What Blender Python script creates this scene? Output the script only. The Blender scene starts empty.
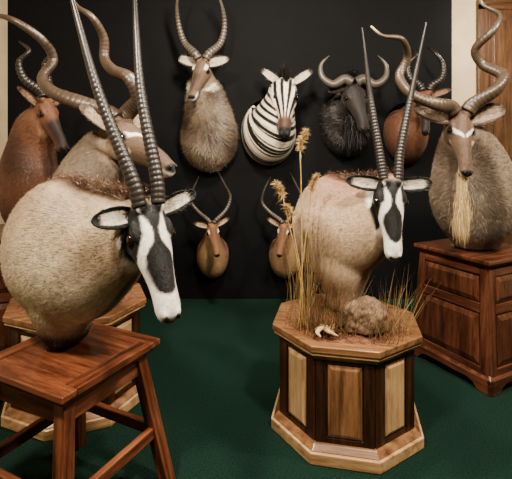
import bpy, bmesh, math, random
import numpy as np
from mathutils import Vector, Matrix
from mathutils import noise as mn
random.seed(7); rng=np.random.default_rng(7)
scn=bpy.context.scene
scn.view_settings.view_transform='AgX'
scn.view_settings.look='AgX - Medium High Contrast'
def lin(c):
    return [ (x/255/12.92 if x/255<=.04045 else ((x/255+.055)/1.055)**2.4) for x in c]
def A(c): return np.array(lin(c))
# ---------------------------------------------------------------- materials
def newmat(name):
    m=bpy.data.materials.new(name); m.use_nodes=True
    nt=m.node_tree; b=nt.nodes['Principled BSDF']; return m,nt,b
def noise_node(nt,scale,mapscale=(1,1,1),detail=4,rough=.6,src='Object'):
    tc=nt.nodes.new('ShaderNodeTexCoord'); mp=nt.nodes.new('ShaderNodeMapping')
    mp.inputs['Scale'].default_value=mapscale
    nt.links.new(tc.outputs[src],mp.inputs['Vector'])
    n=nt.nodes.new('ShaderNodeTexNoise'); n.inputs['Scale'].default_value=scale
    n.inputs['Detail'].default_value=detail; n.inputs['Roughness'].default_value=rough
    nt.links.new(mp.outputs['Vector'],n.inputs['Vector']); return n
def ramp(nt,src,stops):
    r=nt.nodes.new('ShaderNodeValToRGB'); e=r.color_ramp.elements
    while len(e)<len(stops): e.new(.5)
    for i,(p,c) in enumerate(stops):
        e[i].position=p; e[i].color=(*c,1)
    nt.links.new(src,r.inputs['Fac']); return r
def bump(nt,b,src,strength,dist=.01):
    bp=nt.nodes.new('ShaderNodeBump'); bp.inputs['Strength'].default_value=strength
    bp.inputs['Distance'].default_value=dist
    nt.links.new(src,bp.inputs['Height']); nt.links.new(bp.outputs['Normal'],b.inputs['Normal'])
def simple(name,c1,c2,scale=20,rough=.7,bs=.2,ms=(1,1,1),bd=.01,lo=.35,hi=.65,coat=0,src='Object',spec=.5):
    m,nt,b=newmat(name)
    n=noise_node(nt,scale,ms,5,.65,src)
    r=ramp(nt,n.outputs['Fac'],[(lo,lin(c1)),(hi,lin(c2))])
    nt.links.new(r.outputs['Color'],b.inputs['Base Color'])
    b.inputs['Roughness'].default_value=rough; b.inputs['Specular IOR Level'].default_value=spec
    b.inputs['Coat Weight'].default_value=coat
    if bs: bump(nt,b,n.outputs['Fac'],bs,bd)
    return m
def wood(name,c1,c2,c3,axis='z',rough=.32):
    m,nt,b=newmat(name)
    ms={'z':(14,14,1.1),'x':(1.1,14,14),'y':(14,1.1,14)}[axis]
    n=noise_node(nt,2.2,ms,6,.62)
    ms2=tuple(v*5 for v in ms)
    n2=noise_node(nt,4,ms2,3,.6)
    mx=nt.nodes.new('ShaderNodeMath'); mx.operation='MULTIPLY_ADD'
    nt.links.new(n2.outputs['Fac'],mx.inputs[0]); mx.inputs[1].default_value=.35
    nt.links.new(n.outputs['Fac'],mx.inputs[2])
    r=ramp(nt,mx.outputs[0],[(.48,lin(c1)),(.66,lin(c2)),(.85,lin(c3))])
    nt.links.new(r.outputs['Color'],b.inputs['Base Color'])
    b.inputs['Roughness'].default_value=rough; b.inputs['Coat Weight'].default_value=.35
    b.inputs['Coat Roughness'].default_value=.18
    bump(nt,b,mx.outputs[0],.12,.003); return m
MAH={a:wood('mahogany_'+a,(52,27,19),(98,58,41),(134,84,60),a) for a in 'xyz'}
CHR={a:wood('cherry_'+a,(48,27,20),(84,51,38),(110,70,52),a) for a in 'xyz'}
WAL={a:wood('walnut_'+a,(30,18,12),(54,33,22),(78,50,34),a) for a in 'xyz'}
OAK={a:wood('oak_'+a,(84,57,39),(122,88,62),(146,110,80),a) for a in 'xyz'}
MAP={a:wood('maple_'+a,(140,108,76),(178,146,108),(200,170,132),a) for a in 'xyz'}
def furmat():
    m,nt,b=newmat('animal_fur')
    at=nt.nodes.new('ShaderNodeAttribute'); at.attribute_name='Col'
    n=noise_node(nt,3,(40,40,12),4,.7)
    r=ramp(nt,n.outputs['Fac'],[(.3,(.55,.53,.51)),(.7,(1.1,1.1,1.1))])
    mx=nt.nodes.new('ShaderNodeMix'); mx.data_type='RGBA'; mx.blend_type='MULTIPLY'
    mx.inputs[0].default_value=.75
    nt.links.new(at.outputs['Color'],mx.inputs[6]); nt.links.new(r.outputs['Color'],mx.inputs[7])
    nt.links.new(mx.outputs[2],b.inputs['Base Color'])
    b.inputs['Roughness'].default_value=.6; b.inputs['Sheen Weight'].default_value=.1
    b.inputs['Specular IOR Level'].default_value=.35
    n2=noise_node(nt,6,(50,50,14),3,.7); bump(nt,b,n2.outputs['Fac'],.5,.005)
    return m
FUR=furmat()
def hairmat():
    m,nt,b=newmat('fur_strand')
    at=nt.nodes.new('ShaderNodeAttribute'); at.attribute_name='Col'
    nt.links.new(at.outputs['Color'],b.inputs['Base Color'])
    b.inputs['Roughness'].default_value=.42; b.inputs['Specular IOR Level'].default_value=.45
    return m
HAIR=hairmat()
def hornmat(name,c1,c2,tip=None,rough=.38):
    m,nt,b=newmat(name)
    at=nt.nodes.new('ShaderNodeAttribute'); at.attribute_name='Rim'   # groove/ridge + length value stored per vertex
    sp=nt.nodes.new('ShaderNodeSeparateColor'); nt.links.new(at.outputs['Color'],sp.inputs[0])
    n=noise_node(nt,30,(1,1,.3),5,.65)
    a=nt.nodes.new('ShaderNodeMath'); a.operation='MULTIPLY_ADD'; nt.links.new(n.outputs['Fac'],a.inputs[0]); a.inputs[1].default_value=.6; nt.links.new(sp.outputs[0],a.inputs[2])
    r=ramp(nt,a.outputs[0],[(.3,lin(c1)),(1.0,lin(c2))])
    mx=nt.nodes.new('ShaderNodeMix'); mx.data_type='RGBA'
    nt.links.new(sp.outputs[1],mx.inputs[0]); nt.links.new(r.outputs['Color'],mx.inputs[6])
    mx.inputs[7].default_value=(*lin(tip or c2),1)
    nt.links.new(mx.outputs[2],b.inputs['Base Color']); b.inputs['Roughness'].default_value=rough
    bump(nt,b,n.outputs['Fac'],.4,.003); return m
HORN_D=hornmat('horn_black',(14,12,11),(52,46,42),(24,20,18))
HORN_G=hornmat('horn_grey',(26,23,21),(88,80,72),(40,34,30))
HORN_K=hornmat('horn_kudu',(24,20,17),(84,70,58),(176,156,132))
def eyemat():
    m,nt,b=newmat('glass_eye'); b.inputs['Base Color'].default_value=(.012,.006,.004,1)
    b.inputs['Roughness'].default_value=.05; b.inputs['Coat Weight'].default_value=1; return m
EYE=eyemat()
NOSE=simple('nose_leather',(12,10,10),(32,27,25),60,.4,.3)
# ---------------------------------------------------------------- mesh helpers
def link(o,parent=None,mat=None,smooth=False):
    scn.collection.objects.link(o)
    if parent is not None:
        o.parent=parent
    if mat: o.data.materials.append(mat)
    if smooth: o.data.polygons.foreach_set('use_smooth',[True]*len(o.data.polygons))
    return o
def mesh(name,V,F,mat,parent=None,smooth=True):
    me=bpy.data.meshes.new(name); me.from_pydata([tuple(map(float,v)) for v in V],[],[tuple(map(int,f)) for f in F]); me.update()
    return link(bpy.data.objects.new(name,me),parent,mat,smooth)
def empty(name,loc=(0,0,0),rotz=0):
    e=bpy.data.objects.new(name,None); e.location=loc; e.rotation_euler=(0,0,rotz)
    e.empty_display_size=.1; scn.collection.objects.link(e); return e
def world_child(o,e):   # children whose vertices are in world metres
    o.parent=e; o.matrix_parent_inverse=Matrix.Translation(-e.location)
def catmull(P,sub):
    P=np.array(P,float); n=len(P); out=[]
    Q=np.vstack([2*P[0]-P[1],P,2*P[-1]-P[-2]])
    for i in range(n-1):
        p0,p1,p2,p3=Q[i],Q[i+1],Q[i+2],Q[i+3]
        for k in range(sub):
            t=k/sub
            out.append(.5*((2*p1)+(-p0+p2)*t+(2*p0-5*p1+4*p2-p3)*t*t+(-p0+3*p1-3*p2+p3)*t**3))
    out.append(P[-1]); return np.array(out)
def norm(v): 
    v=np.array(v,float); return v/(np.linalg.norm(v,axis=-1,keepdims=True)+1e-9)
def frames(C,up):
    T=norm(np.gradient(C,axis=0)); S=norm(np.cross(T,np.array(up,float)))
    U=np.cross(S,T); return T,S,U
def loft(path,up=(0,0,1),sub=6,n=28):
    I=catmull(path,sub); C=I[:,:3]; T,S,U=frames(C,up)
    V=[];F=[]; a=np.arange(n)/n*2*math.pi
    for c,s,u,r in zip(C,S,U,I[:,3:]):
        for t in a:
            V.append(c+s*r[0]*math.cos(t)+u*r[1]*math.sin(t))
    m=len(C)
    for i in range(m-1):
        for j in range(n):
            F.append((i*n+j,i*n+(j+1)%n,(i+1)*n+(j+1)%n,(i+1)*n+j))
    F.append(tuple(range(n))[::-1]); F.append(tuple((m-1)*n+j for j in range(n)))
    return V,F,(C,S,U,I[:,3:])
def ellipsoid(c,r,M=None,n=14):
    V=[];F=[]
    for i in range(n+1):
        th=math.pi*i/n
        for j in range(n*2):
            ph=math.pi*j/n
            V.append(np.array(c)+np.array([r[0]*math.sin(th)*math.cos(ph),r[1]*math.sin(th)*math.sin(ph),r[2]*math.cos(th)]))
    k=n*2
    for i in range(n):
        for j in range(k):
            F.append((i*k+j,(i+1)*k+j,(i+1)*k+(j+1)%k,i*k+(j+1)%k))
    return V,F
def strands(name,B,D,Ln,W,C,droop,seg,mat,side=None):
    N=len(B); D=norm(D)
    if side is None: side=norm(np.cross(D,rng.normal(size=(N,3))))
    rows=[]
    for k in range(seg+1):
        t=k/seg
        c=B+D*(Ln*t)[:,None]+np.array([0,0,-1.])*(droop*Ln*t*t)[:,None]
        w=(W*(1-.92*t))[:,None]; rows+= [c-side*w,c+side*w]
    V=np.stack(rows,1); nv=2*(seg+1)
    q=np.array([[2*k,2*k+1,2*k+3,2*k+2] for k in range(seg)])
    F=(np.arange(N)*nv)[:,None,None]+q[None]
    me=bpy.data.meshes.new(name); V=V.reshape(-1,3); F=F.reshape(-1,4)
    me.vertices.add(len(V)); me.vertices.foreach_set('co',V.ravel())
    me.loops.add(F.size); me.loops.foreach_set('vertex_index',F.ravel().astype(np.int32))
    me.polygons.add(len(F)); me.polygons.foreach_set('loop_start',(np.arange(len(F))*4).astype(np.int32))
    me.update(calc_edges=True); me.validate()
    at=me.color_attributes.new('Col','FLOAT_COLOR','POINT')
    cc=np.ones((len(V),4)); cc[:,:3]=np.repeat(C,nv,axis=0); at.data.foreach_set('color',cc.ravel())
    o=bpy.data.objects.new(name,me); o.data.materials.append(mat); scn.collection.objects.link(o); return o
def sm(x,a,b):
    t=np.clip((x-a)/(b-a),0,1); return t*t*(3-2*t)
def wob(P,f,s=0):
    return (np.sin(P[:,0]*f+1.3+s)*np.cos(P[:,1]*f*1.1+.7*s)+np.sin(P[:,2]*f*.9+P[:,0]*f*.5+2+s))*.5
def mix(a,b,m): return a*(1-m[:,None])+b*m[:,None]
# ---------------------------------------------------------------- animal parts
PROF=[(-.14,-.10,-.26,.10),(-.08,-.03,-.34,.15),(.0,.0,-.42,.175),(.12,.025,-.46,.19),(.22,.02,-.465,.196),(.32,.005,-.44,.182),(.43,-.012,-.385,.155),
      (.56,-.022,-.335,.126),(.7,-.03,-.3,.106),(.81,-.042,-.285,.102),(.89,-.062,-.28,.103),(.945,-.088,-.27,.092),(.985,-.12,-.25,.07),(1.01,-.155,-.22,.035)]
PA=np.array(PROF)
def headmesh(ws=1,ds=1):
    I=catmull(PROF,3); V=[];F=[]; n=32
    for u,zt,zb,w in I:
        zb*=ds; zc=(zt+zb)/2; h=(zt-zb)/2
        for j in range(n):
            t=2*math.pi*j/n; c,s=math.cos(t),math.sin(t)
            nar=1-.34*max(0,-s)-.12*max(0,s)
            V.append([u,w*ws*nar*math.copysign(abs(c)**.95,c),zc+h*s])
    m=len(I)
    for i in range(m-1):
        for j in range(n): F.append((i*n+j,i*n+(j+1)%n,(i+1)*n+(j+1)%n,(i+1)*n+j))
    F.append(tuple(range(n))[::-1]); F.append(tuple((m-1)*n+j for j in range(n)))
    parts=[(V,F)]
    for sg in (1,-1):
        parts.append(ellipsoid((.22,sg*.142*ws,-.07),(.10,.035,.035)))    # brow
        parts.append(ellipsoid((.31,sg*.145*ws,-.19),(.09,.03,.03)))      # lower lid / cheekbone
        parts.append(ellipsoid((.2,sg*.105*ws,-.3*ds),(.2,.075,.14)))     # jaw muscle
        parts.append(ellipsoid((.935,sg*.048*ws,-.12),(.045,.036,.036)))  # nostril wing
        parts.append(ellipsoid((.85,sg*.048*ws,-.2),(.10,.045,.05)))      # upper lip
        parts.append(ellipsoid((.03,sg*.085,-.01),(.07,.06,.06)))         # horn pedicle
    parts.append(ellipsoid((.86,0,-.272*ds),(.09,.06,.032)))
    return parts
class Head:
    def __init__(s,poll,F,lat,L):
        F=norm(F); N=norm(np.cross(F,norm(lat))); Lt=np.cross(N,F)
        s.o=np.array(poll,float); s.R=np.stack([F,Lt,N],1); s.L=L; s.F=F;s.N=N;s.Lt=Lt
    def w(s,P): return s.o+(np.array(P,float)*s.L)@s.R.T
    def l(s,P): return (P-s.o)@s.R/s.L
def headmask(hl,ws,ds):
    u,y,z=hl.T; w=np.interp(u,PA[:,0],PA[:,3])*ws; zb=np.interp(u,PA[:,0],PA[:,2])*ds
    return sm(u,-.07,.04)*(1-sm(abs(y)/w,1.12,1.4))*sm(z,zb-.06,zb+.01)*(1-sm(u,1.1,1.2))
def sweep_horn(name,pts,r0,r1,mat,rings=0,amp=.1,ringto=.65,e=None,power=1.25,tipf=.86,keel=0):
    I=catmull(pts,max(8,int(110/len(pts)))); m=len(I)
    d=np.r_[0,np.cumsum(np.linalg.norm(np.diff(I,axis=0),axis=1))]; M=max(120,rings*8)
    tt=np.linspace(0,d[-1],M); C=np.stack([np.interp(tt,d,I[:,k]) for k in range(3)],1)
    for _ in range(6): C[1:-1]=(C[:-2]+C[1:-1]*2+C[2:])/4
    T=norm(np.gradient(C,axis=0)); s=norm(np.cross(T[0],[.3,1,.1])); V=[];F=[];K=[]; n=18
    for i in range(M):
        s=norm(s-T[i]*np.dot(s,T[i])); u=np.cross(T[i],s); t=i/(M-1)
        r=r0+(r1-r0)*t**power; g=.5
        if rings:
            ph=t/ringto*rings; a=amp*(1-sm(np.array([t]),ringto*.75,ringto)[0])
            g=abs(math.sin(math.pi*ph))**.6; r*=1+a*(g*2-1); g=.45+(g-.55)*min(.6,amp*7)*min(1,a/amp)
        tw=t*math.pi*2.2
        for j in range(n):
            th=2*math.pi*j/n; rr=r*(1+keel*max(0,math.cos(th-tw))**4)
            V.append(C[i]+s*rr*math.cos(th)+u*rr*math.sin(th)); K.append((g,sm(np.array([t]),tipf,tipf+.12)[0],0,1))
    for i in range(M-1):
        for j in range(n): F.append((i*n+j,i*n+(j+1)%n,(i+1)*n+(j+1)%n,(i+1)*n+j))
    F.append(tuple(range(n))[::-1]); F.append(tuple((M-1)*n+j for j in range(n)))
    o=mesh(name,V,F,mat); at=o.data.color_attributes.new('Rim','FLOAT_COLOR','POINT'); at.data.foreach_set('color',np.array(K,float).ravel())
    world_child(o,e); return o
def ear(H,sg,length,width,d,n,cin,crim,e,name,base=(.03,.165,-.12),rimw=.62,tip=.74):
    b=H.w((base[0],sg*base[1],base[2])); dd=norm(np.array([d[0],sg*d[1],d[2]])@H.R.T)
    nn=np.array([n[0],sg*n[1],n[2]])@H.R.T; nn=norm(nn-dd*np.dot(nn,dd)); w=np.cross(dd,nn)
    nu,nv=22,17; V=[];F=[];C=[]
    for i in range(nu+1):
        u=i/nu; hw=width*.5*(u*.9+.16)**.55*(1-u)**.5*1.5+.0015
        cup=.95-.45*u
        for j in range(nv+1):
            v=j/nv*2-1; ang=v*(.95-.25*u)*1.15
            V.append(b+dd*length*(u-.06)+w*hw*math.sin(ang)/math.sin(1.1)*1.0+nn*hw*(1-math.cos(ang))*cup)
            k=max(sm(np.array([abs(v)]),rimw,rimw+.16)[0],sm(np.array([u]),tip,tip+.12)[0])
            dk=.7+.3*min(1,abs(v)*1.6+u)
            C.append((cin*(1-k)+crim*k)*dk)
    for i in range(nu):
        for j in range(nv):
            a=i*(nv+1)+j; F.append((a,a+1,a+nv+2,a+nv+1))
    o=mesh(name,V,F,FUR); at=o.data.color_attributes.new('Col','FLOAT_COLOR','POINT')
    cc=np.ones((len(V),4)); cc[:,:3]=C; at.data.foreach_set('color',cc.ravel())
    md=o.modifiers.new('s','SOLIDIFY'); md.thickness=.005; md.offset=0
    world_child(o,e)
    V=np.array(V); C=np.array(C); idx=rng.integers(0,len(V),700); idx=idx[(idx//(nv+1))<nu*.85]
    hb=strands(name+'_hair',V[idx],norm(dd+.5*nn+rng.normal(size=(len(idx),3))*.3),np.full(len(idx),length*.13),np.full(len(idx),.0011),C[idx]*.95,.1,1,HAIR)
    world_child(hb,e)
def animal(name,base,H,paths,colfn,ws=1,ds=1,voxel=.009,wallY=None,hairs=20000,hlen=.018,hairlift=.2,jit=.14,relaxn=30):
    e=empty(name,base); V=[];F=[]
    def add(v,f):
        o=len(V); V.extend(v); F.extend([tuple(i+o for i in x) for x in f])
    for v,f in headmesh(ws,ds): add(H.w(v),f)
    C0=None
    for i,(p,u) in enumerate(paths):
        if i==0:
            st=H.w((.06,0,-.23*ds)); p=[(*st,.15*H.L*ws,.18*H.L)]+list(p)
        v,f,info=loft(p,u); add(v,f)
        if i==0: C0=info
    me=bpy.data.meshes.new('tmp'); me.from_pydata([tuple(x) for x in V],[],F)
    o=bpy.data.objects.new('tmp',me); scn.collection.objects.link(o)
    r=o.modifiers.new('r','REMESH'); r.mode='VOXEL'; r.voxel_size=voxel
    s=o.modifiers.new('s','SMOOTH'); s.factor=.5; s.iterations=4
    dg=bpy.context.evaluated_depsgraph_get()
    me2=bpy.data.meshes.new_from_object(o.evaluated_get(dg)); bpy.data.objects.remove(o)
    n=len(me2.vertices); P=np.zeros(n*3); me2.vertices.foreach_get('co',P); P=P.reshape(-1,3)
    E=np.zeros(len(me2.edges)*2,np.int32); me2.edges.foreach_get('vertices',E); E=E.reshape(-1,2)
    w=(1-headmask(H.l(P),ws*1.15,ds*1.1))[:,None]*.6; deg=np.bincount(E.ravel(),minlength=n)[:,None]
    for _ in range(relaxn):
        S=np.stack([np.bincount(E[:,0],P[E[:,1],k],n)+np.bincount(E[:,1],P[E[:,0],k],n) for k in range(3)],1)
        P=P+(S/deg-P)*w
    zmin=-9
    if wallY: P[:,1]=np.minimum(P[:,1],wallY)
    else: zmin=base[2]+.002; P[:,2]=np.maximum(P[:,2],zmin)
    me2.vertices.foreach_set('co',P.ravel()); me2.update()
    C,S,U,R=C0
    d2=((P[:,None,:].astype(np.float32)-C[None].astype(np.float32))**2).sum(2); k=d2.argmin(1)
    arc=np.r_[0,np.cumsum(np.linalg.norm(np.diff(C,axis=0),axis=1))]
    rel=P-C[k]; q=(rel*U[k]).sum(1)/R[k,1]; l=(rel*S[k]).sum(1)/R[k,0]
    T=norm(np.gradient(C,axis=0)); sa=arc[k]+(rel*T[k]).sum(1)
    hl=H.l(P); hm=headmask(hl,ws,ds)
    hl=hl.copy(); hl[:,1]/=ws; hl[:,2]/=ds
    col=np.clip(colfn(P,hl,hm,sa,q,l),0,1)
    at=me2.color_attributes.new('Col','FLOAT_COLOR','POINT'); cc=np.ones((n,4)); cc[:,:3]=col; at.data.foreach_set('color',cc.ravel())
    body=bpy.data.objects.new('body',me2); me2.materials.clear(); me2.materials.append(FUR); scn.collection.objects.link(body)
    me2.polygons.foreach_set('use_smooth',[True]*len(me2.polygons)); world_child(body,e)
    np_=len(me2.polygons); ce=np.zeros(np_*3); no=np.zeros(np_*3); me2.polygons.foreach_get('center',ce); me2.polygons.foreach_get('normal',no)
    ce=ce.reshape(-1,3); no=no.reshape(-1,3); ls=np.zeros(np_,np.int32); me2.polygons.foreach_get('loop_start',ls)
    vi=np.zeros(len(me2.loops),np.int32); me2.loops.foreach_get('vertex_index',vi)
    ix=rng.integers(0,np_,hairs); B=ce[ix]+rng.normal(size=(hairs,3))*voxel*.3; Nn=no[ix]; pc=col[vi[ls[ix]]]
    h2=H.l(B); hm2=headmask(h2,ws*1.1,ds*1.1)
    nose=H.w((1,0,-.15)); fl=norm(B-nose); fl[:,2]-=.35*(1-hm2)
    sw=np.stack([wob(B,13,.3),wob(B,13,2.1),wob(B,13,4.2)],1)*.45*(1-hm2)[:,None]    # coat swirls
    fl=fl+sw; fl=fl-Nn*(fl*Nn).sum(1)[:,None]; fl=norm(fl)
    D=norm(fl+Nn*hairlift+rng.normal(size=B.shape)*jit); side=norm(np.cross(D,Nn))
    Ln=(hlen*(1-hm2)+np.minimum(hlen*.4,.007)*hm2)*rng.uniform(.6,1.2,hairs)
    if wallY: 
        keep=(B[:,1]<wallY-.012)&(B[:,1]+D[:,1]*Ln<wallY-.002)
    else: keep=(B[:,2]+D[:,2]*Ln>zmin+.002)&(B[:,2]>zmin+.01)
    keep&=~((h2[:,0]>.9)&(hm2>.5))
    keep&=~((np.hypot(h2[:,0]-.262,h2[:,2]+.125)<.05)&(hm2>.5))
    tuft=np.clip(.9+.22*np.sin(B[:,0]*90+3*np.sin(B[:,2]*37))*np.sin(B[:,2]*55+2*np.sin(B[:,1]*61)),.6,1.15)
    cj=pc*(rng.uniform(.72,1.14,hairs)*(tuft*(1-hm2)+hm2))[:,None]
    hb=strands('coat',(B-Nn*.002)[keep],D[keep],Ln[keep],np.full(keep.sum(),.0010 if voxel<.0085 else .0017),np.clip(cj[keep],0,1),.0,1,HAIR,side[keep]); world_child(hb,e)
    for i,sg in enumerate((1,-1)):
        v,f=ellipsoid((.262,sg*.168*ws,-.12),(.048,.038,.042)); x=mesh('eye_%d'%(i+1),H.w(v),f,EYE); world_child(x,e)
        v,f=ellipsoid((.972,sg*.046*ws,-.118),(.026,.016,.03)); x=mesh('nostril_%d'%(i+1),H.w(v),f,NOSE); world_child(x,e)
    return e
def horns(e,poll,left,right,r0,r1,mat,**k):
    for i,pts in enumerate((left,right)):
        sweep_horn('horn_%d'%(i+1),[np.array(poll)+np.array(p) for p in pts],r0,r1,mat,e=e,**k)
def mane(e,name,B,D,n,length,col,spread=.25,droop=.2,w=.002,seg=3,jit=.012):
    B=np.array(B,float); D=norm(np.array(D,float)); t=rng.uniform(0,len(B)-1.001,n); i=t.astype(int); f=(t-i)[:,None]
    jt=np.array(jit,float)
    if jt.ndim: jt=(jt[i]*(1-f[:,0])+jt[i+1]*f[:,0])[:,None]
    b=B[i]*(1-f)+B[i+1]*f+rng.normal(size=(n,3))*jt; d=norm(D[i]*(1-f)+D[i+1]*f+rng.normal(size=(n,3))*spread)
    c=np.array(col)[None].repeat(n,0)
    c=np.clip(c*rng.uniform(.65,1.3,n)[:,None],0,1)
    o=strands(name,b,d,length*rng.uniform(.6,1.15,n),np.full(n,w),c,droop,seg,HAIR); world_child(o,e); return o
# ---------------------------------------------------------------- coat patterns
W_=A((232,226,216)); K_=A((18,15,14))
def gemsbok_col(zb,c1=(212,196,170),c2=(176,154,128),c3=(138,114,92)):
    def f(P,hl,hm,sa,q,l):
        u,y,z=hl.T; ay=abs(y)
        c=mix(A(c1)[None].repeat(len(P),0),A(c2),sm(wob(P,8),-.3,.8))
        c=mix(c,A(c3),sm(wob(P,14,2),.1,.9)*.5)
        c=mix(c,A(c3),sm(q,.3,.8)*.6)
        c=mix(c,A((84,58,42)),sm(q,.7,.93)*(1-sm(abs(l),.12,.38))*.95)
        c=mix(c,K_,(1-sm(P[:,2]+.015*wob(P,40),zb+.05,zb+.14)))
        c=mix(c,A((60,42,34)),sm(-q,.72,.92)*(1-sm(abs(l),.08,.24))*sm(sa,.08,.15)*(1-sm(sa,.3,.5))*.8)
        h=W_[None].repeat(len(P),0)
        j=.008*wob(P,60)
        wf=.118-.40*np.maximum(u,0)                      # forehead shield tapering downwards
        fore=(1-sm(ay+j-wf,-.01,.014))*(1-sm(u,.21,.26))*sm(z,-.15,-.09)
        wn=np.interp(u,[.3,.36,.45,.54,.66,.76,.82],[.016,.04,.1,.108,.09,.062,0])
        nosep=(1-sm(ay+j-wn,-.01,.014))*sm(u,.3,.34)*(1-sm(u,.78,.83))*sm(z,-.2,-.15)
        midl=sm(u,.1,.2)*(1-sm(u,.36,.42))*(1-sm(ay,.018,.034))*sm(z,-.1,-.05)
        ln=np.interp(u,[-.05,.1,.262,.42,.62],[-.02,-.06,-.115,-.215,-.31])
        we=np.interp(u,[-.05,.1,.262,.42,.62],[.065,.066,.098,.085,.0])
        eye=(1-sm(abs(z-ln)+j-we,-.012,.012))*sm(ay,.078,.105)*(1-sm(u,.6,.64))
        m=np.clip(fore+nosep+midl+eye,0,1)
        h=mix(h,K_,m)
        h=mix(h,A((50,40,38)),sm(u,.965,.99)*sm(z,-.2,-.16)*.85)
        h=mix(h,A((40,30,28)),(1-sm(abs(z+.232),.005,.012))*sm(u,.72,.78)*.9)
        h=mix(h,A(c1),(1-sm(u,.0,.12))*(1-sm(z,-.3,-.18))*.8)
        return mix(c,h,hm)
    return f
def kudu_col(P,hl,hm,sa,q,l):
    u,y,z=hl.T; ay=abs(y)
    c=mix(A((146,132,116))[None].repeat(len(P),0),A((108,94,80)),sm(wob(P,10),-.3,.8))
    c=mix(c,A((62,48,39)),sm(q,.7,.95)*(1-sm(abs(l),.1,.4))*.7)
    c=mix(c,A((168,154,137)),(1-sm(abs(np.sin(sa*22+l)),.05,.15))*sm(sa,.5,.6)*.3)
    c=mix(c,A((84,68,55)),(1-sm(sa,.1,.35))*(1-hm)*.45)
    h=mix(A((98,78,63))[None].repeat(len(P),0),A((138,118,98)),sm(-z,.12,.34))
    h=mix(h,A((76,56,44)),(1-sm(ay,.03,.08))*sm(z,-.1,-.05)*sm(u,.45,.55)*.6)
    chev=(1-sm(abs(u-(.43-ay*.95)),.024,.038))*sm(z,-.15,-.11)*sm(ay,.008,.022)*(1-sm(ay,.14,.17))
    h=mix(h,W_,chev)
    h=mix(h,W_,sm(u,.83,.89)*(1-sm(z,-.2,-.15)))
    h=mix(h,A((210,196,176)),(1-sm(np.hypot(u-.42,z+.22),.025,.045))*sm(ay,.08,.1)*.9)
    h=mix(h,A((30,24,20)),(1-sm(np.hypot(u-.262,z+.12),.055,.085))*sm(ay,.11,.14)*.9)
    h=mix(h,A((30,24,22)),sm(u,.93,.965)*sm(z,-.19,-.15))
    return mix(c,h,hm)
def water_col(P,hl,hm,sa,q,l):
    u,y,z=hl.T; ay=abs(y)
    c=mix(A((138,122,104))[None].repeat(len(P),0),A((94,78,64)),sm(wob(P,14),-.4,.8))
    c=mix(c,A((62,48,39)),sm(wob(P,33,1),.2,.9)*.4)
    c=mix(c,A((214,204,186)),sm(-q,.1,.5)*(1-sm(abs(sa-.17),.025,.05)))
    h=mix(A((98,80,64))[None].repeat(len(P),0),A((120,102,84)),sm(-z,.2,.35))
    h=mix(h,A((66,48,38)),sm(z,-.09,-.02)*sm(u,.3,.5))
    h=mix(h,W_*.9,(1-sm(abs(u-.2),.06,.09))*(1-sm(abs(z+.05),.018,.036))*sm(ay,.09,.12))
    h=mix(h,W_,sm(u,.78,.86)*(1-sm(z,-.16,-.10)))
    h=mix(h,K_,sm(u,.93,.965)*sm(z,-.19,-.14))
    h=mix(h,K_,(1-sm(np.hypot(u-.262,z+.12),.05,.07))*sm(ay,.12,.15)*.8)
    return mix(c,h,hm)
def impala_col(P,hl,hm,sa,q,l):
    u,y,z=hl.T; ay=abs(y)
    c=mix(A((146,108,80))[None].repeat(len(P),0),A((184,150,116)),sm(-q,.0,.8))
    c=mix(c,A((104,74,52)),sm(q,.5,.95)*.7)
    c=mix(c,W_*.85,sm(-q,.5,.9)*(1-sm(sa,.04,.12)))
    h=mix(A((134,96,68))[None].repeat(len(P),0),A((180,142,108)),sm(-z,.1,.3))
    h=mix(h,W_,sm(u,.75,.9)*(1-sm(z,-.2,-.15)))
    h=mix(h,W_*.9,(1-sm(abs(u-.26),.05,.08))*(1-sm(abs(z+.05),.02,.04))*sm(ay,.1,.13))
    h=mix(h,A((90,58,40)),sm(z,-.06,-.02)*sm(u,.1,.2)*.6)
    h=mix(h,K_,sm(u,.93,.965)*sm(z,-.19,-.14))
    h=mix(h,K_,(1-sm(np.hypot(u-.262,z+.12),.05,.07))*sm(ay,.11,.14)*.8)
    return mix(c,h,hm)
def hart_col(P,hl,hm,sa,q,l):
    u,y,z=hl.T; ay=abs(y)
    c=mix(A((106,72,53))[None].repeat(len(P),0),A((74,48,37)),sm(wob(P,12),-.4,.8))
    h=mix(A((102,66,48))[None].repeat(len(P),0),A((38,26,22)),sm(u,.36,.5)*sm(z,-.2,-.1))
    h=mix(h,A((146,114,90)),sm(u,.3,.5)*(1-sm(z,-.32,-.22))*.7)
    h=mix(h,K_,(1-sm(np.hypot(u-.262,z+.12),.05,.08))*sm(ay,.11,.14)*.8)
    h=mix(h,K_,sm(u,.9,.96)); return mix(c,h,hm)
def gnu_col(P,hl,hm,sa,q,l):
    c=mix(A((66,62,59))[None].repeat(len(P),0),A((38,36,35)),sm(wob(P,12),-.2,.6))
    c=mix(c,A((14,13,13)),(1-sm(abs(np.sin(sa*18+l*.6)),.1,.3))*.8)
    return mix(c,A((40,34,31))[None].repeat(len(P),0),hm)
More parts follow.
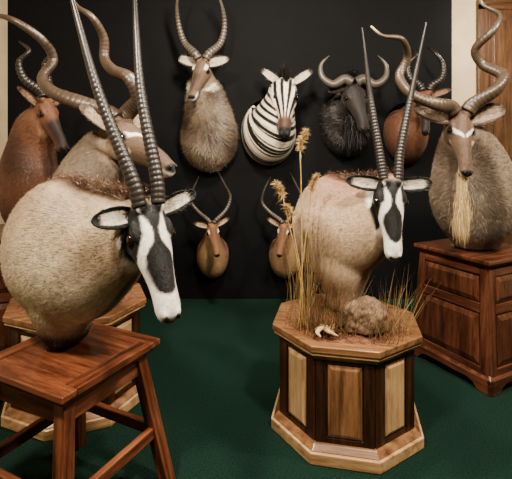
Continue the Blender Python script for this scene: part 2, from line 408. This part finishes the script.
def zebra_col(P,hl,hm,sa,q,l):
    u,y,z=hl.T; ay=abs(y); n=len(P)
    wv=wob(P,7)*.25
    ph=sa*2*math.pi/.068+l*.8*np.sign(l)+wv*2
    st=sm(np.sin(ph),-.22,.05)
    c=mix(K_[None].repeat(n,0),A((232,220,200)),st)
    p2=ay/(.11+.16*(1-sm(u,.1,.75)))*15+u*2
    stf=sm(np.sin(p2+.8),-.3,.1)
    side=sm(-z,.12,.18)
    p3=(u*1.0-z*.9)*38; sts=sm(np.sin(p3),-.25,.1)
    hst=stf*(1-side)+sts*side
    h=mix(K_[None].repeat(n,0),A((228,216,196)),hst)
    h=mix(h,A((84,60,48)),sm(u,.6,.72)); h=mix(h,A((24,20,20)),sm(u,.82,.88))
    return mix(c,h,hm)
# ---------------------------------------------------------------- gemsbok, left foreground
H=Head((-.415,1.66,1.36),(.33,-.38,-.86),(.72,.60,.2),.435)
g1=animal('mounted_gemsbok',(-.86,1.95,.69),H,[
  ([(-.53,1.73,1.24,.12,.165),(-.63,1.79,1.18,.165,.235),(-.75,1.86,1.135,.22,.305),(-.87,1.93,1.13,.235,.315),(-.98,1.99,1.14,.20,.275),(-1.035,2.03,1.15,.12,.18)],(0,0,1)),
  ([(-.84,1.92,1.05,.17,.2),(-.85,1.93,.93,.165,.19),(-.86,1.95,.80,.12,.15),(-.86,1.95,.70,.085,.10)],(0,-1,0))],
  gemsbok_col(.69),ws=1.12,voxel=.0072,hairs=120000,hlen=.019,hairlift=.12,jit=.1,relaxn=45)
horns(g1,H.o,[H.w((.02,-.085,.0))-H.o,H.w((-.22,-.12,.08))-H.o,(-.20,.03,.42),(-.30,.07,.72),(-.385,.12,.985)],[H.w((.02,.085,.0))-H.o,H.w((-.22,.105,.08))-H.o,(-.055,.1,.43),(-.095,.17,.73),(-.13,.26,1.02)],.028,.006,HORN_D,rings=30,amp=.06,ringto=.6,tipf=.7)
ci,cr=A((218,208,192)),A((18,15,14))
ear(H,-1,.165,.105,(.1,.88,.30),(.3,.1,1),ci,cr,g1,'ear_1',base=(.05,.17,-.12),rimw=.5,tip=.7)
ear(H,1,.165,.10,(-.25,.93,.25),(.3,.1,1),ci,cr,g1,'ear_2',rimw=.5,tip=.7)
mane(g1,'mane',[H.w((-.12,0,-.02)),(-.53,1.73,1.40),(-.63,1.79,1.41),(-.75,1.86,1.43),(-.86,1.93,1.43),(-.97,2.,1.39)],[(-.5,.2,.7)]*6,3000,.028,A((90,64,46)),.35,.3,.0012,2,.014)
# ---------------------------------------------------------------- gemsbok, on octagonal pedestal
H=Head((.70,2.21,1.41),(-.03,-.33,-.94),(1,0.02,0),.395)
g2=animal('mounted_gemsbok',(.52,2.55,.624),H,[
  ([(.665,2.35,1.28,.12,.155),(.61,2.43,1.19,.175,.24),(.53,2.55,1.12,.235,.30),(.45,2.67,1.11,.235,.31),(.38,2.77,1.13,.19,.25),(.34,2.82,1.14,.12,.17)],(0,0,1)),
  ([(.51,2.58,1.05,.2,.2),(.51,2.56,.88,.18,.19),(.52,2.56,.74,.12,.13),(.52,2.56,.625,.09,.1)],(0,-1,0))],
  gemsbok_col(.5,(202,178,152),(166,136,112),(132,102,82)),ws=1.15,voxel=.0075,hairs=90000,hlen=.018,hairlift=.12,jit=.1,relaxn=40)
horns(g2,H.o,[(-.037,.02,.0),(-.055,.05,.16),(-.09,.09,.45),(-.13,.1,.81)],[(.037,.02,.0),(.06,.05,.16),(.13,.09,.45),(.215,.1,.84)],.025,.005,HORN_D,rings=28,amp=.06,ringto=.6,tipf=.7)
ear(H,-1,.175,.1,(-.1,.98,.0),(.3,.1,1),ci,cr,g2,'ear_1',rimw=.5,tip=.7); ear(H,1,.175,.1,(-.1,.98,.0),(.3,.1,1),ci,cr,g2,'ear_2',rimw=.5,tip=.7)
mane(g2,'mane',[H.w((-.12,0,-.02)),(.665,2.35,1.43),(.61,2.43,1.425),(.53,2.55,1.41),(.45,2.67,1.41)],[(-.3,.4,.7)]*5,1300,.018,A((90,64,46)),.35,.3,.0012,2,.012)
# ---------------------------------------------------------------- kudu right
H=Head((1.355,2.83,1.815),(-.07,-.42,-.85),(1,-.02,.03),.43)
k1=animal('mounted_kudu',(1.63,3.17,.847),H,[
  ([(1.43,2.97,1.63,.165,.16),(1.51,3.05,1.47,.25,.22),(1.57,3.11,1.27,.30,.27),(1.60,3.14,1.08,.27,.26),(1.62,3.17,.95,.2,.2),(1.63,3.17,.85,.15,.15)],(0,-1,.0))],
  kudu_col,hairs=70000,hlen=.028,hairlift=.2)
horns(k1,H.o,[(-.04,0,.0),(-.08,-.01,.035),(-.20,-.05,.05),(-.34,0,.12),(-.38,.1,.25),(-.33,.09,.38),(-.40,-.02,.47),(-.52,.0,.50),(-.59,.03,.57)],
 [(.04,0,.0),(.08,-.01,.05),(.2,-.05,.14),(.265,.0,.24),(.19,.1,.33),(.13,.08,.43),(.2,-.02,.53),(.265,.03,.645),(.2,.12,.745),(.16,.1,.82)],.043,.007,HORN_K,rings=40,amp=.02,ringto=.9,tipf=.9,keel=.25)
ki,kr=A((160,142,124)),A((84,70,57))
ear(H,-1,.25,.17,(-.2,.95,.1),(.4,.1,1),ki,kr,k1,'ear_1',tip=.8); ear(H,1,.25,.17,(-.25,.95,.15),(.4,.1,1),ki,kr,k1,'ear_2',tip=.8)
mane(k1,'throat_beard',[(1.345,2.79,1.50),(1.32,2.755,1.42),(1.305,2.735,1.30),(1.31,2.725,1.20),(1.295,2.725,1.10)],[(-.1,-.1,-1),(-.08,-.05,-1),(.05,0,-1),(-.05,0,-1),(.0,0,-1)],3200,.12,A((200,176,134)),.10,.1,.0010,3,(.006,.010,.014,.02,.022))
# ---------------------------------------------------------------- kudu left
H=Head((-.815,2.60,1.755),(.76,-.42,-.48),(.46,.87,.05),.50)
k2=animal('mounted_kudu',(-1.13,2.74,.657),H,[
  ([(-.92,2.67,1.56,.13,.17),(-1.03,2.72,1.40,.18,.23),(-1.10,2.74,1.18,.23,.29),(-1.12,2.74,.95,.22,.26),(-1.13,2.74,.80,.14,.16),(-1.13,2.74,.66,.10,.12)],(.6,-.3,.5))],
  kudu_col,hairs=45000,hlen=.022)
horns(k2,H.o,[(-.02,-.035,.0),(-.06,-.04,.03),(-.21,-.07,.085),(-.39,-.04,.15),(-.50,.05,.25),(-.47,.12,.375),(-.50,.05,.48),(-.62,-.04,.575),(-.76,0,.62),(-.88,.05,.60)],
 [(.0,.035,.0),(.05,.03,.05),(.12,-.03,.12),(.07,-.06,.23),(-.05,.0,.29),(-.13,.08,.375),(-.13,.06,.5),(-.17,-.02,.605),(-.27,.0,.68),(-.33,.05,.79)],.047,.008,HORN_K,rings=40,amp=.02,ringto=.9,tipf=.92,keel=.25)
ear(H,-1,.22,.16,(-.6,.75,.4),(.5,.3,1),ki,kr,k2,'ear_1'); ear(H,1,.22,.16,(-.5,.8,.5),(.5,.3,1),ki,kr,k2,'ear_2')
# ---------------------------------------------------------------- waterbuck
WY=4.495
def wallneck(hx,hz,x,zc,hw,hh,k=1.0,hy=4.2,wide=1.0):
    return [((hx*.7+x*.3),hy+.02,hz-.05*k,.09*k*wide,.115*k),((hx*.35+x*.65),hy+.08,hz*.6+zc*.4,.125*k*wide**1.4,.15*k),(x,hy+.16,hz*.28+zc*.72,hw*.86,hh*.68),(x,hy+.24,hz*.08+zc*.92,hw,hh*.93),(x,4.55,zc-.02,hw*1.0,hh)]
H=Head((-.515,4.1,2.43),(-.2,-.5,-.82),(1,-.22,0),.44)
wb=animal('mounted_waterbuck',(-.5,4.49,1.75),H,[(wallneck(-.53,2.3,-.48,1.69,.275,.37,1.15,wide=1.2),(0,0,1))],water_col,wallY=WY,hairs=44000,hlen=.055,hairlift=.45,jit=.28,ws=1.05)
horns(wb,H.o,[(-.035,0,.0),(-.07,.0,.05),(-.18,.08,.17),(-.235,.08,.34),(-.24,0,.5),(-.2,-.08,.65)],[(.035,0,.0),(.07,.0,.05),(.17,.08,.17),(.21,.08,.34),(.19,0,.5),(.13,-.08,.65)],.04,.008,HORN_G,rings=18,amp=.09,ringto=.8,tipf=.9)
for i,s in enumerate((-1,1)): ear(H,s,.21,.15,(-.2,.95,.15),(.4,.1,1),A((196,186,170)),A((66,52,43)),wb,'ear_%d'%(i+1),tip=.82)
# ---------------------------------------------------------------- zebra
H=Head((.29,4.12,2.23),(-.06,-.40,-.91),(1,-.05,.02),.57)
zb=animal('mounted_zebra',(.17,4.49,1.8),H,[([(.26,4.2,2.12,.11,.16),(.22,4.27,1.98,.15,.22),(.17,4.35,1.82,.22,.3),(.14,4.43,1.76,.28,.34),(.13,4.55,1.74,.29,.36)],(0,0,1))],zebra_col,ds=1.02,ws=1.04,voxel=.0072,wallY=WY,hairs=26000,hlen=.012,hairlift=.12)
mane(zb,'mane',[H.w((.04,0,.0)),H.w((-.08,0,-.02)),(.27,4.26,2.29),(.24,4.36,2.2)],[(-.0,-.15,1)]*4,1800,.10,A((24,20,19)),.1,0,.002,2,.012)
for i,s in enumerate((-1,1)): ear(H,s,.22,.125,(-.6,.8,.1),(.4,.0,1),A((206,196,178)),A((24,20,18)),zb,'ear_%d'%(i+1),base=(-.01,.15,-.06),rimw=.62)
# ---------------------------------------------------------------- impalas
def impala(x,z,yaw,sgn):
    H=Head((x,4.12,z),(yaw,-.5,-.82),(1,yaw*.9,0),.32)
    im=animal('mounted_impala',(x-.03*sgn,4.49,z-.35),H,[(wallneck(x,z-.08,x-.03*sgn,z-.4,.165,.24,.75,4.2),(0,0,1))],impala_col,wallY=WY,hairs=18000,hlen=.018,voxel=.008)
    horns(im,H.o,[(-.018,0,.0),(-.04,.0,.03),(-.14,.06,.1),(-.21,.08,.19),(-.19,.04,.31),(-.13,.02,.44)],[(.018,0,.0),(.04,0,.03),(.13,.06,.12),(.17,.08,.24),(.12,.04,.36),(.06,.02,.48)],.021,.005,HORN_G,rings=16,amp=.12,ringto=.75)
    for i,s in enumerate((-1,1)): ear(H,s,.14,.075,(-.3,.9,.2),(.4,.1,1),A((190,164,136)),A((60,42,32)),im,'ear_%d'%(i+1))
impala(-.42,.86,.22,1)
impala(.27,.86,-.2,-1)
# ---------------------------------------------------------------- wildebeest
H=Head((.93,4.08,2.2),(.15,-.45,-.85),(1,.15,0),.50)
gn=animal('mounted_wildebeest',(.93,4.49,1.9),H,[(wallneck(.93,2.08,.95,1.86,.27,.36,1.2,wide=1.15),(0,0,1))],gnu_col,ws=1.12,wallY=WY,hairs=36000,hlen=.05,hairlift=.4,jit=.3)
horns(gn,H.o,[(-.02,0,.0),(-.09,-.0,.03),(-.2,-.01,-.02),(-.30,0,.05),(-.31,.02,.17),(-.23,.02,.26)],[(.02,0,.0),(.09,-.0,.03),(.2,-.01,-.02),(.30,0,.05),(.31,.02,.17),(.23,.02,.26)],.052,.008,HORN_G)
for i,s in enumerate((-1,1)): ear(H,s,.17,.08,(-.0,.9,-.25),(.4,.1,1),A((60,52,47)),A((30,26,24)),gn,'ear_%d'%(i+1))
mane(gn,'mane',[H.w((-.02,0,.03)),(.94,4.2,2.26),(.95,4.4,2.24)],[(0,-.3,.6)]*3,900,.14,A((24,21,20)),.4,.8,.002,3,.03)
mane(gn,'beard',[H.w((.6,0,-.36)),H.w((.3,0,-.5)),(.94,4.05,1.8)],[(0,-.1,-1)]*3,1200,.2,A((30,27,25)),.2,.3,.002,3,.03)
# ---------------------------------------------------------------- hartebeests
H=Head((-1.56,3.2,1.95),(.5,-.25,-.8),(.5,.85,.05),.44)
h1=animal('mounted_hartebeest',(-1.76,3.35,.952),H,[([(-1.65,3.25,1.78,.11,.15),(-1.72,3.3,1.6,.15,.19),(-1.76,3.33,1.35,.20,.25),(-1.77,3.35,1.12,.19,.22),(-1.76,3.35,.96,.14,.15)],(.6,-.3,.5))],hart_col,ws=.9,hairs=30000,hlen=.02)
horns(h1,H.o,[(-.0,-.03,.0),(-.03,-.03,.05),(-.13,-.06,.13),(-.17,-.06,.25),(-.1,-.05,.34),(-.2,-.0,.42)],[(.0,.03,.0),(.0,.04,.05),(-.03,.09,.15),(-.06,.1,.27),(.02,.08,.36),(-.06,.14,.45)],.034,.007,HORN_D,rings=14,amp=.1,ringto=.7)
for i,s in enumerate((-1,1)): ear(H,s,.18,.08,(-.5,.75,.4),(.4,.1,1),A((150,122,98)),A((76,50,38)),h1,'ear_%d'%(i+1))
H=Head((1.60,4.05,2.12),(-.15,-.45,-.85),(1,-.15,0),.44)
h2=animal('mounted_hartebeest',(1.55,4.49,1.8),H,[(wallneck(1.58,2.0,1.55,1.74,.22,.34,1.0),(0,0,1))],hart_col,ws=.9,wallY=WY,hairs=22000,hlen=.02)
horns(h2,H.o,[(-.03,0,.0),(-.06,-.0,.05),(-.15,-.0,.12),(-.16,.02,.25),(-.08,.03,.34),(-.07,.15,.42)],[(.03,0,.0),(.06,-.0,.05),(.15,-.0,.12),(.17,.02,.25),(.1,.03,.36),(.08,.15,.44)],.034,.007,HORN_D,rings=14,amp=.08,ringto=.7)
for i,s in enumerate((-1,1)): ear(H,s,.18,.08,(-.3,.9,.2),(.4,.1,1),A((150,122,98)),A((76,50,38)),h2,'ear_%d'%(i+1))
# ---------------------------------------------------------------- furniture
def bev(o,w=.004,s=2):
    m=o.modifiers.new('b','BEVEL'); m.width=w; m.segments=s; m.limit_method='ANGLE'; return o
def board(name,p0,p1,w,h,mats,e,hint=(0,0,1)):
    p0=Vector(p0);p1=Vector(p1); z=(p1-p0); L=z.length; z.normalize(); x=Vector(hint).cross(z)
    if x.length<1e-3: x=Vector((1,0,0))
    x.normalize(); y=z.cross(x)
    V=[(sx*w/2,sy*h/2,sz) for sz in (0,L) for sy in (-1,1) for sx in (-1,1)]
    F=[(0,2,3,1),(4,5,7,6),(0,1,5,4),(2,6,7,3),(0,4,6,2),(1,3,7,5)]
    o=mesh(name,V,F,mats['z'],e,False)
    M=Matrix.Identity(4)
    for i,a in enumerate((x,y,z)):
        for j in range(3): M[j][i]=a[j]
    M.translation=p0; o.matrix_local=M; return bev(o)
def prism(name,n,a0,a1,z0,z1,mat,e,b=.004,rot=None):
    V=[];F=[]
    for a,z in ((a0,z0),(a1,z1)):
        R=a/math.cos(math.pi/n)
        for i in range(n):
            t=2*math.pi*(i+.5)/n; V.append((R*math.cos(t),R*math.sin(t),z))
    F=[tuple(range(n))[::-1],tuple(range(n,2*n))]+[(i,(i+1)%n,(i+1)%n+n,i+n) for i in range(n)]
    o=mesh(name,V,F,mat,e,False); return bev(o,b,3) if b else o
def facepanel(name,n,i,a0,a1,Z0,Z1,x0,x1,z0,z1,dep,ch,mat,e,off=0):
    ph=2*math.pi*i/n; nx,ny=math.cos(ph),math.sin(ph); tx,ty=-ny,nx
    def P(xm,z,o):
        a=a0+(a1-a0)*(z-Z0)/(Z1-Z0); return (nx*(a+o)+tx*xm,ny*(a+o)+ty*xm,z)
    def hs(z): return (a0+(a1-a0)*(z-Z0)/(Z1-Z0))*math.tan(math.pi/n)
    V=[]
    for o,c in ((-.004,0),(dep*.35+off,0),(dep+off,ch)):
        V+=[P(x0*hs(z0)+c,z0+c,o),P(x1*hs(z0)-c,z0+c,o),P(x1*hs(z1)-c,z1-c,o),P(x0*hs(z1)+c,z1-c,o)]
    F=[(0,1,5,4),(1,2,6,5),(2,3,7,6),(3,0,4,7),(4,5,9,8),(5,6,10,9),(6,7,11,10),(7,4,8,11),(8,9,10,11),(3,2,1,0)]
    return mesh(name,V,F,mat,e,False)
def stool(name,loc,rot,size,H,mat,foot=.07):
    e=empty(name,loc,rot); h=size/2
    for k,(a,b) in enumerate(((-h,-h+.07),(h-.07,h))):
        o=prism('top_frame_%d'%k,4,1,1,0,1,mat['y'],e,0); 
        for v in o.data.vertices: v.co=(a if v.co.x<0 else b, (-h if v.co.y<0 else h), H-.028+.028*v.co.z)
        bev(o,.006,3)
    for k,(a,b) in enumerate(((-h,-h+.07),(h-.07,h))):
        o=prism('top_rail_%d'%k,4,1,1,0,1,mat['x'],e,0)
        for v in o.data.vertices: v.co=(-h+.0702 if v.co.x<0 else h-.0702,a if v.co.y<0 else b,H-.028+.028*v.co.z)
        bev(o,.002,2)
    o=prism('top_panel',4,1,1,0,1,mat['y'],e,0)
    for v in o.data.vertices: v.co=(math.copysign(h-.071,v.co.x),math.copysign(h-.071,v.co.y),H-.026+.0245*v.co.z)
    bev(o,.003,2)
    prism('top_moulding',4,h-.03,h-.008,H-.06,H-.028,mat['x'],e,.004)
    t=h-.075; f=h-.075+foot
    for i,(sx,sy) in enumerate(((1,1),(1,-1),(-1,1),(-1,-1))):
        board('leg_%d'%(i+1),(sx*f,sy*f,0),(sx*t,sy*t,H-.055),.055,.055,mat,e,(0,1,0))
    def at(z): return f+(t-f)*z/(H-.055)
    for i,(dx,dy) in enumerate(((1,0),(-1,0),(0,1),(0,-1))):
        for nm,z,hh,th in (('apron',H-.105,.09,.022),('stretcher',.27,.05,.03)):
            a=at(z)
            p0=(dx*a-dy*a,dy*a+dx*a,z); p1=(dx*a+dy*a,dy*a-dx*a,z)
            board('%s_%d'%(nm,i+1),p0,p1,th,hh,mat,e,(0,0,1))
    return e
stool('wooden_stool',(-.806,1.88,0),math.radians(63.4),.54,.69,MAH,foot=.10)
def octped(name,loc,rot,W,H):
    e=empty(name,loc,rot); a=W/2; n=8
    prism('plinth',n,a+.008,a+.008,0,.06,MAP['x'],e,.006)
    prism('plinth_moulding',n,a-.002,a-.03,.06,.09,OAK['x'],e,.006)
    prism('core',n,a-.05,a-.05,.08,H-.07,WAL['z'],e,0)
    a0=a-.05
    for i in range(n):
        lt=i%2==1; fr=WAL; pn=MAP if lt else OAK
        pw=.52 if lt else .58
        facepanel('stile_a_%d'%i,n,i,a0,a0,0,1,-1,-pw-.06,.08,H-.07,.012,.002,fr['z'],e)
        facepanel('stile_b_%d'%i,n,i,a0,a0,0,1,pw+.06,1,.08,H-.07,.012,.002,fr['z'],e)
        facepanel('rail_a_%d'%i,n,i,a0,a0,0,1,-pw-.06,pw+.06,.08,.115,.0115,.002,fr['z'],e)
        facepanel('rail_b_%d'%i,n,i,a0,a0,0,1,-pw-.06,pw+.06,H-.1,H-.07,.0115,.002,fr['z'],e)
        facepanel('panel_%d'%i,n,i,a0,a0,0,1,-pw,pw,.12,H-.106,.016,.02,pn['z'],e)
    prism('rim_moulding',n,a-.04,a-.012,H-.085,H-.05,OAK['x'],e,.004)
    prism('rim_inlay',n,a-.008,a-.008,H-.05,H-.035,MAP['x'],e,.001)
    prism('rim',n,a,a,H-.035,H,OAK['x'],e,.006)
    return e
SAND=simple('brown_sand',(78,48,34),(130,88,64),45,.95,.8,(1,1,1),.01)
P1=octped('octagonal_pedestal',(.517,2.5,0),math.radians(-11.7),.80,.588)
P2=octped('octagonal_pedestal',(-1.13,2.74,0),math.radians(22.5),.80,.62)
def sand(e,H,a):
    V=[];F=[];m=14;k=48
    for i in range(m+1):
        for j in range(k):
            t=2*math.pi*j/k; q=(t+math.pi/8)%(math.pi/4)-math.pi/8; R=a/math.cos(q)*i/m
            x,y=R*math.cos(t),R*math.sin(t); z=H-.003+.035*(1-(i/m)**2)+(.008*math.sin(x*31)*math.cos(y*27)+.004*math.sin(x*70+y*60))*(1-(i/m)**4)
            V.append((x,y,z))
    for i in range(m):
        for j in range(k): F.append((i*k+j,(i+1)*k+j,(i+1)*k+(j+1)%k,i*k+(j+1)%k))
    return mesh('sand',V,F,SAND,e)
sand(P1,.588,.355); sand(P2,.62,.355)
def cabinet(name,loc,rot,at,ab,H,mat):
    e=empty(name,loc,rot); n=4
    prism('top',n,at+.04,at+.04,H-.03,H,mat['x'],e,.008)
    prism('top_moulding',n,at+.003,at+.028,H-.06,H-.03,mat['x'],e,.005)
    Z0,Z1=.09,H-.06
    prism('core',n,ab,at,Z0,Z1,mat['z'],e,0)
    for i in range(4):
        for nm,x0,x1 in (('stile_a',-1,-.82),('stile_b',.82,1)):
            facepanel(nm+'_%d'%i,n,i,ab,at,Z0,Z1,x0,x1,Z0,Z1,.014,.003,mat['z'],e)
        for nm,z0,z1 in (('rail_a',Z0,Z0+.06),('rail_b',Z0+.40,Z0+.46),('rail_c',Z1-.05,Z1)):
            facepanel(nm+'_%d'%i,n,i,ab,at,Z0,Z1,-.82,.82,z0,z1,.0135,.003,mat['x' if i%2 else 'y'],e)
        facepanel('panel_lower_%d'%i,n,i,ab,at,Z0,Z1,-.78,.78,Z0+.07,Z0+.39,.018,.035,mat['z'],e)
        facepanel('panel_upper_%d'%i,n,i,ab,at,Z0,Z1,-.78,.78,Z0+.47,Z1-.06,.018,.03,mat['z'],e)
        ph=i*math.pi/2; c,s=math.cos(ph),math.sin(ph); a=ab+.03; pts=[(-a,0),(-a+.10,0),(-a+.13,.035),(-a+.17,.05),(a-.17,.05),(a-.13,.035),(a-.10,0),(a,0),(a,.095),(-a,.095)]
        V=[];m=len(pts)
        for o in (a-.03,a):
            for x,z in pts: V.append((c*o-s*x,s*o+c*x,z))
        F=[tuple(range(m))[::-1],tuple(range(m,2*m))]+[(j,(j+1)%m,(j+1)%m+m,j+m) for j in range(m)]
        bev(mesh('base_bracket_%d'%i,V,F,mat['x' if i%2 else 'y'],e,False),.004)
    prism('base_moulding',n,ab+.028,ab+.006,.09,.115,mat['x'],e,.004)
    return e
cabinet('panelled_wood_pedestal',(1.636,3.176,0),math.radians(26.8),.275,.315,.845,CHR)
cabinet('panelled_wood_pedestal',(-1.76,3.35,0),math.radians(20),.27,.31,.95,CHR)
# ---------------------------------------------------------------- habitat: rock, driftwood, grass
ROCK=simple('sandstone',(84,66,52),(144,118,96),14,.9,.7,(1,1,1),.02)
def rock(name,loc,sc,mat,seed,amp=.22,freq=1.6):
    bm=bmesh.new(); bmesh.ops.create_icosphere(bm,subdivisions=5,radius=1)
    for v in bm.verts:
        p=v.co.copy(); d=1+amp*mn.noise(p*freq+Vector((seed,0,0)))+amp*.35*mn.noise(p*5+Vector((0,seed,0)))
        v.co=Vector((p.x*d*sc[0],p.y*d*sc[1],max(p.z*d*sc[2],-sc[2]*.45)))
    me=bpy.data.meshes.new(name); bm.to_mesh(me); bm.free(); o=bpy.data.objects.new(name,me); o.location=loc
    return link(o,None,mat,True)
rock('rock',(.575,2.29,.665),(.135,.085,.11),ROCK,3)
BONE=simple('bleached_wood',(140,106,74),(196,166,130),30,.85,.6)
e=empty('driftwood',(.37,2.23,.61),.4)
for i in range(4):
    a=i*1.4; I=[(0+.01*i,0,.005),(.03*math.cos(a),.03*math.sin(a),.03),(.065*math.cos(a+.5),.05*math.sin(a+.5),.022),(.07*math.cos(a+.9),.065*math.sin(a+.9),.008)]
    v,f,_=loft([(*p,r,r*.7) for p,r in zip(I,(.018,.017,.012,.005))],(.1,.2,1)); mesh('branch_%d'%i,v,f,BONE,e)
GE=empty('dry_grass',(.45,2.35,.60))
def grass(name,cx,cy,z,n,h,spread,lean,col,w=.0018,rad=.04):
    B=np.stack([cx+rng.normal(size=n)*rad,cy+rng.normal(size=n)*rad*.7,np.full(n,z)],1)
    D=norm(np.stack([rng.normal(size=n)*spread+lean[0],rng.normal(size=n)*spread*.6+lean[1],np.ones(n)],1))
    C=np.clip(np.array(col)[None]*rng.uniform(.6,1.3,n)[:,None],0,1)
    o=strands(name,B,D,h*rng.uniform(.5,1.1,n),np.full(n,w),C,.18,7,HAIR); world_child(o,GE)
GC=A((168,142,98)); GD=A((106,84,58))
grass('clump_1',.25,2.35,.60,75,.66,.13,(-.02,-.02),GC)
grass('clump_2',.34,2.24,.60,60,.34,.28,(0,-.05),GD)
grass('clump_3',.64,2.18,.60,55,.34,.25,(.05,0),GD)
grass('clump_4',.74,2.27,.60,45,.42,.2,(.08,0),GC)
grass('clump_5',.46,2.24,.61,90,.36,.3,(0,0),GD)
grass('clump_6',.31,2.27,.61,35,.75,.1,(0.06,0),GD)
e=empty('pampas_stalk',(.25,2.32,.60))
STR=simple('straw',(146,112,66),(188,158,104),40,.8,.1)
for i,(bx,tx,th) in enumerate(((.0,-.01,1.06),(.01,-.11,.78),(-.02,.05,.82),(.02,-.06,.66))):
    pts=[(bx,0,0),(bx*.5+tx*.2,.0,th*.4),(tx*.7,0,th*.75),(tx,-.0,th*.92),(tx+.03*(1 if tx>-.03 else -1),-.01,th)]
    v,f,(C,S,U,R)=loft([(*p,.0032,.0032) for p in pts],(0,1,0),8,8); mesh('stem_%d'%i,v,f,STR,e)
    nn=700 if i==0 else 400; k=rng.integers(int(len(C)*.72),len(C),nn); b=C[k]; 
    d=np.array([0,0,.7])+rng.normal(size=(nn,3))*.45
    o=strands('seed_head_%d'%i,b,d,np.full(nn,.04)*rng.uniform(.5,1.2,nn),np.full(nn,.0018),np.clip(A((190,162,116))[None]*rng.uniform(.7,1.2,nn)[:,None],0,1),.3,2,HAIR); o.parent=e
# ---------------------------------------------------------------- room
def box(name,lo,hi,mat):
    V=[(x,y,z) for z in (lo[2],hi[2]) for y in (lo[1],hi[1]) for x in (lo[0],hi[0])]
    return mesh(name,V,[(0,2,3,1),(4,5,7,6),(0,1,5,4),(2,6,7,3),(0,4,6,2),(1,3,7,5)],mat,None,False)
CARP=simple('green_carpet',(9,25,20),(32,64,52),140,.95,1,(1,1,1),.01,spec=.2)
BLK=simple('black_fabric_wall',(7,8,10),(10,11,14),3,.8,.05,spec=.25)
CRM=simple('cream_wall',(188,168,138),(198,180,150),5,.8,.03)
CEI=simple('ceiling_white',(120,116,110),(130,126,120),5,.9,.03)
X0,X1,Y0,Y1,ZC=-2.6,4.2,-1.6,5.5,3.7
box('floor',(X0,Y0,-.08),(X1,Y1,0),CARP)
box('ceiling',(X0,Y0,ZC),(X1,Y1,ZC+.08),CEI)
box('wall_back',(X0,4.5,0),(2.05,4.62,ZC),BLK)
box('wall_left',(X0-.1,Y0,0),(X0,Y1,ZC),CRM)
box('wall_right',(X1,Y0,0),(X1+.1,Y1,ZC),CRM)
box('wall_rear',(2.05,Y1,0),(X1,Y1+.1,ZC),CRM)
box('wall_front',(X0,Y0-.1,0),(X1,Y0,ZC),CRM)
e=empty('door_1',(3.3,5.46,0))
DW=wood('door_wood',(50,34,23),(76,53,37),(100,73,52),'z')
board('casing_left',(-.42,0,0),(-.42,0,3.4),.13,.05,{'z':DW},e,(0,1,0)); board('casing_right',(.42,0,0),(.42,0,3.4),.13,.05,{'z':DW},e,(0,1,0))
board('casing_head',(-.485,0,3.4),(.485,0,3.4),.05,.13,{'z':DW},e,(0,0,1))
board('leaf',(0,.01,0),(0,.01,3.34),.71,.03,{'z':DW},e,(0,1,0))
for k,(z0,z1) in enumerate(((.2,1.3),(1.45,3.2))):
    for j,x in enumerate((-.17,.17)): board('door_panel_%d%d'%(k,j),(x,-.01,z0),(x,-.01,z1),.24,.02,{'z':DW},e,(0,1,0))
# ---------------------------------------------------------------- lights
def area(name,loc,tgt,size,power,col):
    l=bpy.data.lights.new(name,'AREA'); l.shape='DISK'; l.size=size; l.energy=power; l.color=col
    o=bpy.data.objects.new(name,l); o.location=loc; d=Vector(tgt)-Vector(loc); o.rotation_euler=d.to_track_quat('-Z','Y').to_euler(); scn.collection.objects.link(o)
WM=(1,.90,.76)
area('ceiling_lamp',(-1.0,.45,3.2),(-.6,2.0,1.1),.28,112,WM)
area('ceiling_lamp',(.9,.7,3.2),(.6,2.5,1.0),.28,118,WM)
area('ceiling_lamp',(.0,2.3,3.3),(-.1,4.4,1.6),.3,100,WM)
area('ceiling_lamp',(2.2,1.7,3.3),(1.5,3.1,1.3),.3,74,WM)
area('ceiling_lamp',(2.9,4.2,3.3),(2.9,5.3,2.0),.4,50,WM)
w=bpy.data.worlds.new('world'); scn.world=w; w.use_nodes=True; w.node_tree.nodes['Background'].inputs[0].default_value=(.5,.5,.55,1); w.node_tree.nodes['Background'].inputs[1].default_value=.05
# ---------------------------------------------------------------- camera
cd=bpy.data.cameras.new('camera'); cam=bpy.data.objects.new('camera',cd); scn.collection.objects.link(cam)
cam.location=(0,0,1.57); cam.rotation_euler=(math.pi/2,0,0); cd.sensor_width=36; cd.lens=30.23; cd.shift_y=-.177
scn.camera=cam
